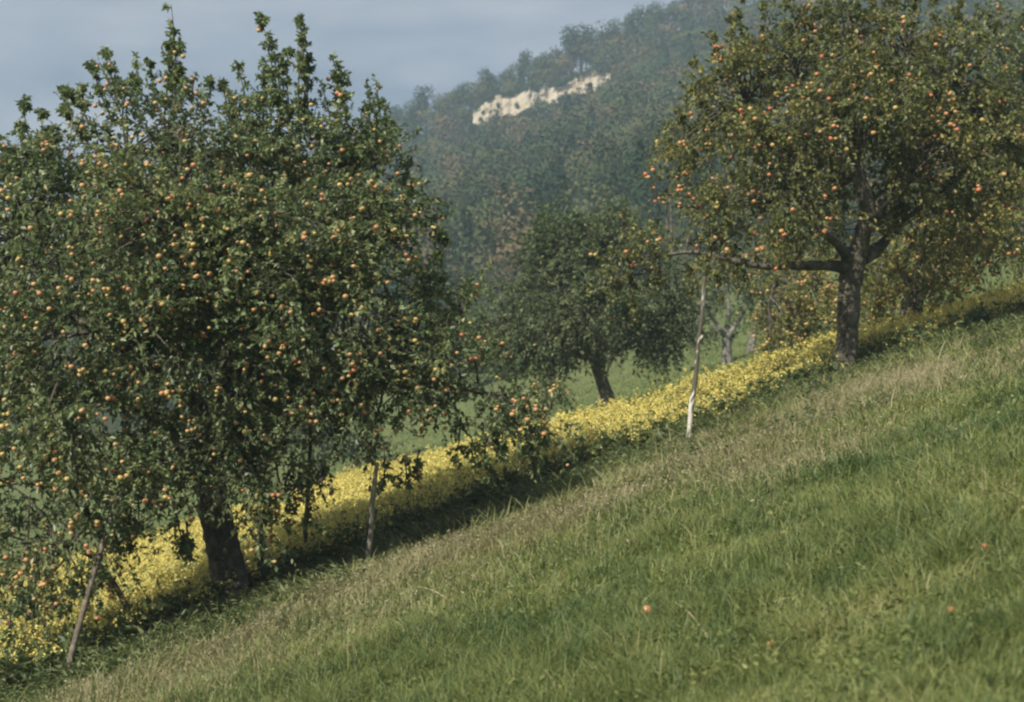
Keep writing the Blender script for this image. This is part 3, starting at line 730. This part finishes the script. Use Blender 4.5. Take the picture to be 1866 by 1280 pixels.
# ------------------------------------------------------------------ poles propping the boughs
def pole(label, a, b, r0, r1, m, group='poles propping up the apple boughs', bend=.04, da=None, db=0.0, seed=0):
    rg = np.random.default_rng(seed + 100)
    p, d = ground_at(*a)
    top = P(b[0], b[1], d + db)
    bag = Bag()
    n = 9
    pts = []
    bn = rg.normal(0, bend, 3)
    for k in range(n):
        s = k / (n - 1)
        pts.append(p * (1 - s) + top * s + bn * math.sin(math.pi * s) + rg.normal(0, .008, 3) - np.array([0, 0, .15]) * (k == 0))
    rad = np.linspace(r0, r1, n) * (1 + rg.normal(0, .06, n))
    ns = n * 4
    tube(bag, pts, rad, 8, rough=.04, k=4, rng=rg)
    if m == 'pole_pale':
        # bark peeled off at the foot and in patches higher up
        v = bag.points(); s = np.clip((v[:, 2] - p[2]) / (top[2] - p[2]), 0, 1)
        s = s + .05 * np.sin(np.arange(len(s)) * 1.9) + rg.normal(0, .012, len(s))
        t = np.where(s < .30, .62, .05) + .5 * np.exp(-((s - .62) / .02) ** 2) + .5 * np.exp(-((s - .50) / .015) ** 2) + .35 * np.exp(-((s - .9) / .06) ** 2)
        t = t - .5 * np.exp(-((s - .17) / .015) ** 2) - .35 * (s < .09)
        bag.ti = [t - .1]
    # stub of a cut side branch
    k = 5; q_ = np.array(pts[k]); tube(bag, [q_, q_ + np.array([.05, -.03, .07])], [r1 * .8, r1 * .5], 6, k=1)
    bag.v = [x - p for x in bag.v]
    o = link('support_pole', bag.mesh('support_pole', [M[m]], smooth=True), loc=p)
    tag(o, label, 'pole', group)
    return o
pole('long weathered grey pole slanting up at lower left, crossed by another', (106, 1264), (306, 688), .036, .026, 'pole_brown', db=2.3, seed=1)
pole('thin brown pole slanting left, crossing behind the long grey pole', (258, 1168), (158, 1005), .042, .026, 'pole_brown', db=-.6, seed=2)
pole('short dark pole just right of the thick leaning trunk', (473, 1086), (470, 935), .030, .024, 'pole_brown', db=-1.2, seed=3, bend=.02)
pole('tall dark pole under the crown, second from the leaning trunk', (551, 1046), (568, 655), .034, .022, 'pole_brown', db=-1.2, seed=4)
pole('grey pole standing clear under the right side of the largest tree', (668, 1042), (688, 845), .036, .026, 'pole_grey', db=-.5, seed=5, bend=.03)
pole('tall white pole with peeled bark standing alone in front of the flowers', (1250, 818), (1284, 505), .037, .024, 'pole_pale', db=-.1, seed=6, bend=.03)
pole('dark pole at the far left edge under low apple boughs', (44, 1092), (54, 900), .04, .03, 'pole_brown', db=-.8, seed=7, bend=.02)
pole('thin grey pole slanting in the flowers below the outermost right bough', (1002, 862), (968, 775), .022, .016, 'pole_brown', db=-1.5, seed=8, bend=.02)
pole('thin pale pole leaning behind the trunk of the middle tree', (1086, 738), (1106, 678), .045, .035, 'pole_brown', db=.2, seed=9, bend=.02)

# ------------------------------------------------------------------ the flower strip and everything that grows on the ground
def near_edge(x):      # y of the near edge of the flower strip
    return np.interp(x, [-30, -8, -5, -3.4, -1.8, .5, 2.5, 4.6, 6, 8, 12, 30], [11.5, 13.2, 14.9, 17.0, 18.6, 19.2, 20.2, 21.9, 22.6, 23.2, 26, 36])
def far_edge(x):
    return np.interp(x, [-30, -13, -8, -4, -1.5, .8, 3.3, 5.4, 9, 12, 30], [40, 40, 42, 42, 36, 31.5, 28.5, 28.5, 28.5, 31, 44])

rg = np.random.default_rng(41)
fb = Bag()
N = 95000
x = rg.uniform(-17, 19, N); y = rg.uniform(14, 46, N)
ne, fe = near_edge(x), far_edge(x)
wob = (fbm(x, y, 2.2) - .5) * 1.6
s = (y - ne - wob) / (fe - ne)
keep = (s > 0) & (s < 1) & (np.abs(x) < .40 * y + 2.5)
dens_ = np.where(s < .18, 1.0, np.where(s < .5, .72, .5)) * (.45 + .8 * fbm(x + 9, y, 1.6))
keep &= rg.random(N) < dens_
x, y, s = x[keep], y[keep], s[keep]
n = len(x); print('flower plants', n)
z = H(x, y)
hp = (.36 + .26 * fbm(x, y, 3)) * rg.uniform(.75, 1.15, n)
base = np.stack([x, y, z], 1)
lean = rg.normal(0, .10, (n, 2))
tip = base + np.stack([lean[:, 0] * hp, lean[:, 1] * hp, hp], 1)
twig_tubes(fb, base - [0, 0, .04], (base + tip) / 2, tip, np.full(n, .006), np.full(n, .004))
# leaves on the stems
per = 9
ss = rg.uniform(.05, .82, (n, per, 1))
b0 = (base[:, None] + (tip - base)[:, None] * ss).reshape(-1, 3)
d0 = unit(rg.normal(0, 1, (n * per, 3)) * [1, 1, .4] + [0, 0, .35])
L_ = rg.uniform(.10, .20, n * per)
leaf_faces(fb, b0, d0, L_, L_ * .38, np.clip(rg.normal(.5, .2, n * per), 0, 1), 1.0, 0, rg)
# yellow flower heads: tufts of small petals near the tips and on side shoots
yel = rg.random(n) < np.clip(.40 + (y - near_edge(x)) * .50, 0, .98)
idx = np.where(yel)[0]
per = 32
cl = rg.integers(0, 4, (len(idx), per, 1))
shoot = rg.normal(0, 1, (len(idx), 4, 3)) * [.11, .11, .085] + [0, 0, -.06]
off_ = np.take_along_axis(shoot, np.repeat(cl, 3, 2), 1) + rg.normal(0, .022, (len(idx), per, 3))
b0 = (tip[idx][:, None] + off_).reshape(-1, 3)
d0 = unit(rg.normal(0, 1, b0.shape) + [0, -.15, .25])
L_ = rg.uniform(.018, .037, len(b0)) * np.repeat(np.clip(y[idx] / 22, 1, 1.5), per)
leaf_faces(fb, b0 - d0 * L_[:, None] * .5, d0, L_, L_ * .85, rg.random(len(b0)), .8, 1, rg)
tag(link('flower_field', fb.mesh('flower_field', [M['weed'], M['flower']])), 'strip of dense yellow mustard flowers running up the slope behind the trees', 'flowers', kind='stuff')

# tall green weeds along the near side of the strip
wb = Bag()
N = 62000
x = rg.uniform(-14, 17, N); y = rg.uniform(11, 34, N)
dd_ = near_edge(x) - y + (fbm(x, y, 2.5) - .5) * 1.8
tus = np.clip((fbm(x + 17, y + 5, 1.5) - .49) * 8, 0, 1) * np.clip((6.5 - dd_) / 3, 0, 1)
keep = (dd_ > -.9) & (dd_ < 6.5) & (np.abs(x) < .40 * y + 2) & (rg.random(N) < np.maximum(tus * .30, (dd_ < 1.5 + 1.2 * np.clip((1.5 - x) / 3, 0, 1)) * np.clip(1.1 - np.maximum(dd_, 0) * (.42 - .15 * np.clip((1.5 - x) / 3, 0, 1)), 0, 1)))
x, y, dd_, tus = x[keep], y[keep], dd_[keep], tus[keep]; n = len(x); print('weeds', n)
base = np.stack([x, y, H(x, y)], 1)
hp = rg.uniform(.12, .36, n) * np.maximum(np.clip(1 - .28 * dd_, .4, 1), tus * .9)
tip = base + np.stack([rg.normal(0, .12, n) * hp, rg.normal(0, .12, n) * hp, hp], 1)
twig_tubes(wb, base - [0, 0, .04], (base + tip) / 2, tip, np.full(n, .006), np.full(n, .003))
per = 16
ss = rg.uniform(.02, 1.0, (n, per, 1))
b0 = (base[:, None] + (tip - base)[:, None] * ss).reshape(-1, 3)
d0 = unit(rg.normal(0, 1, (n * per, 3)) * [1, 1, .45] + [0, 0, .35])
L_ = rg.uniform(.04, .10, n * per)
leaf_faces(wb, b0, d0, L_, L_ * .3, np.clip(rg.normal(.56, .22, n * per) + np.repeat(rg.normal(0, .15, n), per), 0, 1), 1.0, 0, rg)
tag(link('weeds', wb.mesh('weeds', [M['weed']])), 'tangle of tall green weeds along the near edge of the yellow flowers', 'weeds', kind='stuff')

# meadow grass
gb = Bag()
def scatter(n, ymin, ymax, side=.39, extra=1.5, power=1.0):
    # distances drawn so that the picture is covered about evenly
    u = rg.random(n)
    y = ymin * (ymax / ymin) ** (u ** power)
    x = rg.uniform(-1, 1, n) * (side * y + extra)
    return x, y
x, y = scatter(400000, 3.6, 24.5)
dd_ = near_edge(x) - y
keep = (dd_ > -1.0)
x, y, dd_ = x[keep], y[keep], dd_[keep]
# tufts: pull blades towards tuft centres
tx = x + (vnoise(x * 3.1, y * 3.1, .5) - .5) * .12; ty = y + (vnoise(x * 3.1 + 50, y * 3.1, .5) - .5) * .12
n = len(tx); print('grass blades', n)
z = H(tx, ty)
tuft = fbm(tx, ty, .55); patch = fbm(tx + 5, ty + 3, 2.6)
h = (.04 + .20 * tuft ** 1.6) * rg.uniform(.6, 1.4, n) * (.85 + .4 * patch)
long_ = rg.random(n) < .05; h[long_] *= 1.6
an = vnoise(tx, ty, .35) * 9 + rg.normal(0, 1.6, n)
lm = rg.uniform(.15, 1.5, n)
lean = np.stack([np.cos(an) * lm, np.sin(an) * lm, np.zeros(n)], 1)
wd = rg.uniform(.003, .0062, n) * np.clip(ty / 7, .8, 2.4)
dry_mix = np.clip(1.1 - np.abs(dd_ - 4.5 - 1.5 * np.clip((1.5 - tx) / 3, 0, 1)) / 3.6, 0, 1)       # drier towards the strip
t = .36 + (patch - .5) * .6 + (fbm(tx + 90, ty, .35) - .5) * .75 + rg.normal(0, .2, n)
t = np.where(rg.random(n) < .42 * dry_mix * (.3 + 1.2 * fbm(tx + 3, ty + 8, 1.1)), rg.uniform(.75, 1, n), t)
blades(gb, np.stack([tx, ty, z], 1), lean, h, wd, np.clip(t, 0, 1), rng=rg)
# short turf beyond the flower strip
x, y = scatter(60000, 34, 100, .42, 3)
keep = (y > far_edge(x) - 1.5)
x, y = x[keep], y[keep]; n = len(x)
an = rg.uniform(0, 6.28, n); lm = rg.uniform(.3, 1.2, n)
blades(gb, np.stack([x, y, H(x, y)], 1), np.stack([np.cos(an) * lm, np.sin(an) * lm, 0 * an], 1), rg.uniform(.05, .13, n), np.clip(y / 40, .8, 2.5) * .03, np.clip(.42 + (fbm(x, y, 6) - .5) * .8 + rg.normal(0, .1, n), 0, .85), rng=rg)
# tall tangled grass between the turf and the flowers
x = rg.uniform(-9, 14, 120000); y = rg.uniform(9, 28, 120000)
dd_ = near_edge(x) - y
keep = (rg.random(len(x)) < np.exp(-((dd_ - 1.2) / 2.4) ** 2) * np.clip(3.2 * (fbm(x + 23, y + 2, 1.1) - .30), 0, 1)) & (np.abs(x) < .40 * y + 1.5) & (dd_ > -.7)
x, y = x[keep], y[keep]; n = len(x)
an = vnoise(x, y, .6) * 12 + rg.normal(0, 1.0, n); lm = rg.uniform(.3, 1.6, n)
blades(gb, np.stack([x, y, H(x, y)], 1), np.stack([np.cos(an) * lm, np.sin(an) * lm, 0 * an], 1), rg.uniform(.18, .46, n) * (.6 + .7 * fbm(x + 9, y, 1.4)),
       rg.uniform(.006, .012, n) * np.clip(y / 14, .8, 1.8), np.clip(rg.normal(.62, .22, n), 0, 1), rng=rg)
# broad leaves of clover and dock low in the turf
x, y = scatter(26000, 3.8, 20, .39, 1.0)
keep = (near_edge(x) - y > 0) & (fbm(x + 70, y, .6) > .50)
x, y = x[keep], y[keep]; n = len(x)
ang = rg.uniform(0, 6.28, n)
d0 = unit(np.stack([np.cos(ang), np.sin(ang), rg.uniform(-.1, .8, n)], 1))
L_ = rg.uniform(.02, .05, n)
leaf_faces(gb, np.stack([x, y, H(x, y) + rg.uniform(.02, .10, n)], 1), d0, L_, L_ * .6, np.clip(rg.normal(.42, .15, n), 0, .8), 1.6, 0, rg)
tag(link('grass', gb.mesh('grass', [M['grass']])), 'lush uneven green meadow grass covering the slope', 'grass', kind='stuff')

# tan seeding grass in a band below the strip
db = Bag()
N = 380000
x = rg.uniform(-9, 14, N); y = rg.uniform(9, 28, N)
dd_ = near_edge(x) - y
pd = .80 * np.exp(-((dd_ - 3.9 - 1.4 * np.clip((1.5 - x) / 3, 0, 1) - (fbm(x, y, 3) - .5) * 6.5) / 2.4) ** 2)
keep = (rg.random(N) < pd * np.clip(3.8 * (fbm(x + 3, y + 8, 1.6) - .32), 0, 1)) & (np.abs(x) < .40 * y + 1.5) & (dd_ > 0)
x, y = x[keep], y[keep]; n = len(x); print('dry stems', n)
an = vnoise(x, y, 1.2) * 9 + rg.normal(0, .8, n); lm = rg.uniform(.1, .9, n)
h = rg.uniform(.08, .26, n)
base = np.stack([x, y, H(x, y)], 1); lean = np.stack([np.cos(an) * lm, np.sin(an) * lm, 0 * an], 1)
tt = np.clip(rg.normal(.5, .22, n), 0, 1)
blades(db, base, lean, h, np.full(n, .006) * np.clip(y / 14, .8, 2), tt, rng=rg)
k = rg.random(n) < .45
hd = base[k] + np.stack([lean[k, 0] * h[k], lean[k, 1] * h[k], h[k] * .72], 1)
for rep in range(2):
    d0 = unit(rg.normal(0, .5, hd.shape) + [0, 0, .5] + lean[k] * .8)
    L_ = rg.uniform(.018, .045, len(hd))
    leaf_faces(db, hd, d0, L_, L_ * .35, np.clip(tt[k] + .15, 0, 1), .5, 0, rg)
tag(link('dry_grass', db.mesh('dry_grass', [M['dry']])), 'band of tan seeding dry grass below the yellow flower strip', 'dry grass', kind='stuff')

# ------------------------------------------------------------------ windfalls and straws lying in the grass
for lab, px, py, r, k in [('orange windfall apple lying alone in the middle of the foreground grass', 1178, 1136, .036, 'a'),
                          ('brownish windfall apple in the grass near the right edge', 1790, 1010, .026, 'd'),
                          ('small dull windfall apple near the bottom right, below the dark tuft', 1728, 1126, .024, 'd'),
                          ('pale windfall apple low in the grass towards the bottom, right of centre', 1404, 1190, .028, 'b')]:
    p, d = ground_at(px, py)
    lift = 2.1 if px == 1178 else 1.4
    e = link('fallen_apple', APPLES[k], loc=p + np.array([0, -.05, r * lift]))
    e.scale = (r, r, r); e.rotation_euler = (random.uniform(.5, 2), random.uniform(-1, 1), random.uniform(0, 6))
    tag(e, lab, 'apple', 'windfall apples in the grass')
for lab, a, b in [('pale broken straw lying in the grass below the grey pole', (762, 1078), (822, 1110)), ('pale dry stem bent in the grass left of the windfall apple', (1226, 1108), (1290, 1180))]:
    p, d = ground_at(*a); p2, d2 = ground_at(*b)
    bag = Bag(); h0 = np.array([0, 0, .07])
    tube(bag, [np.zeros(3) + h0 * .6, (p2 - p) * .5 + h0 * 1.05, (p2 - p) + h0 * .8], [.005, .0045, .003], 6, k=4)
    tag(link('dry_straw', bag.mesh('dry_straw', [M['stalk']], smooth=True), loc=p), lab, 'straw')

# ------------------------------------------------------------------ haze
hz = bpy.data.meshes.new('haze')
x0, x1, y0, y1, z0, z1 = -222, 222, -27, 522, -16, 200
hz.from_pydata([(x0, y0, z0), (x1, y0, z0), (x1, y1, z0), (x0, y1, z0), (x0, y0, z1), (x1, y0, z1), (x1, y1, z1), (x0, y1, z1)], [],
               [(0, 3, 2, 1), (4, 5, 6, 7), (0, 1, 5, 4), (1, 2, 6, 5), (2, 3, 7, 6), (3, 0, 4, 7)])
hm = bpy.data.materials.new('haze'); hm.use_nodes = True
hn = hm.node_tree; hn.nodes.clear()
ho = hn.nodes.new('ShaderNodeOutputMaterial'); pv = hn.nodes.new('ShaderNodeVolumePrincipled')
pv.inputs['Color'].default_value = (.64, .82, .98, 1)
pv.inputs['Density'].default_value = .00075
pv.inputs['Anisotropy'].default_value = 0.0
hn.links.new(pv.outputs[0], ho.inputs['Volume'])
hz.materials.append(hm)
tag(link('haze', hz), 'thin blue autumn haze over the orchard and hill', 'haze', kind='stuff')
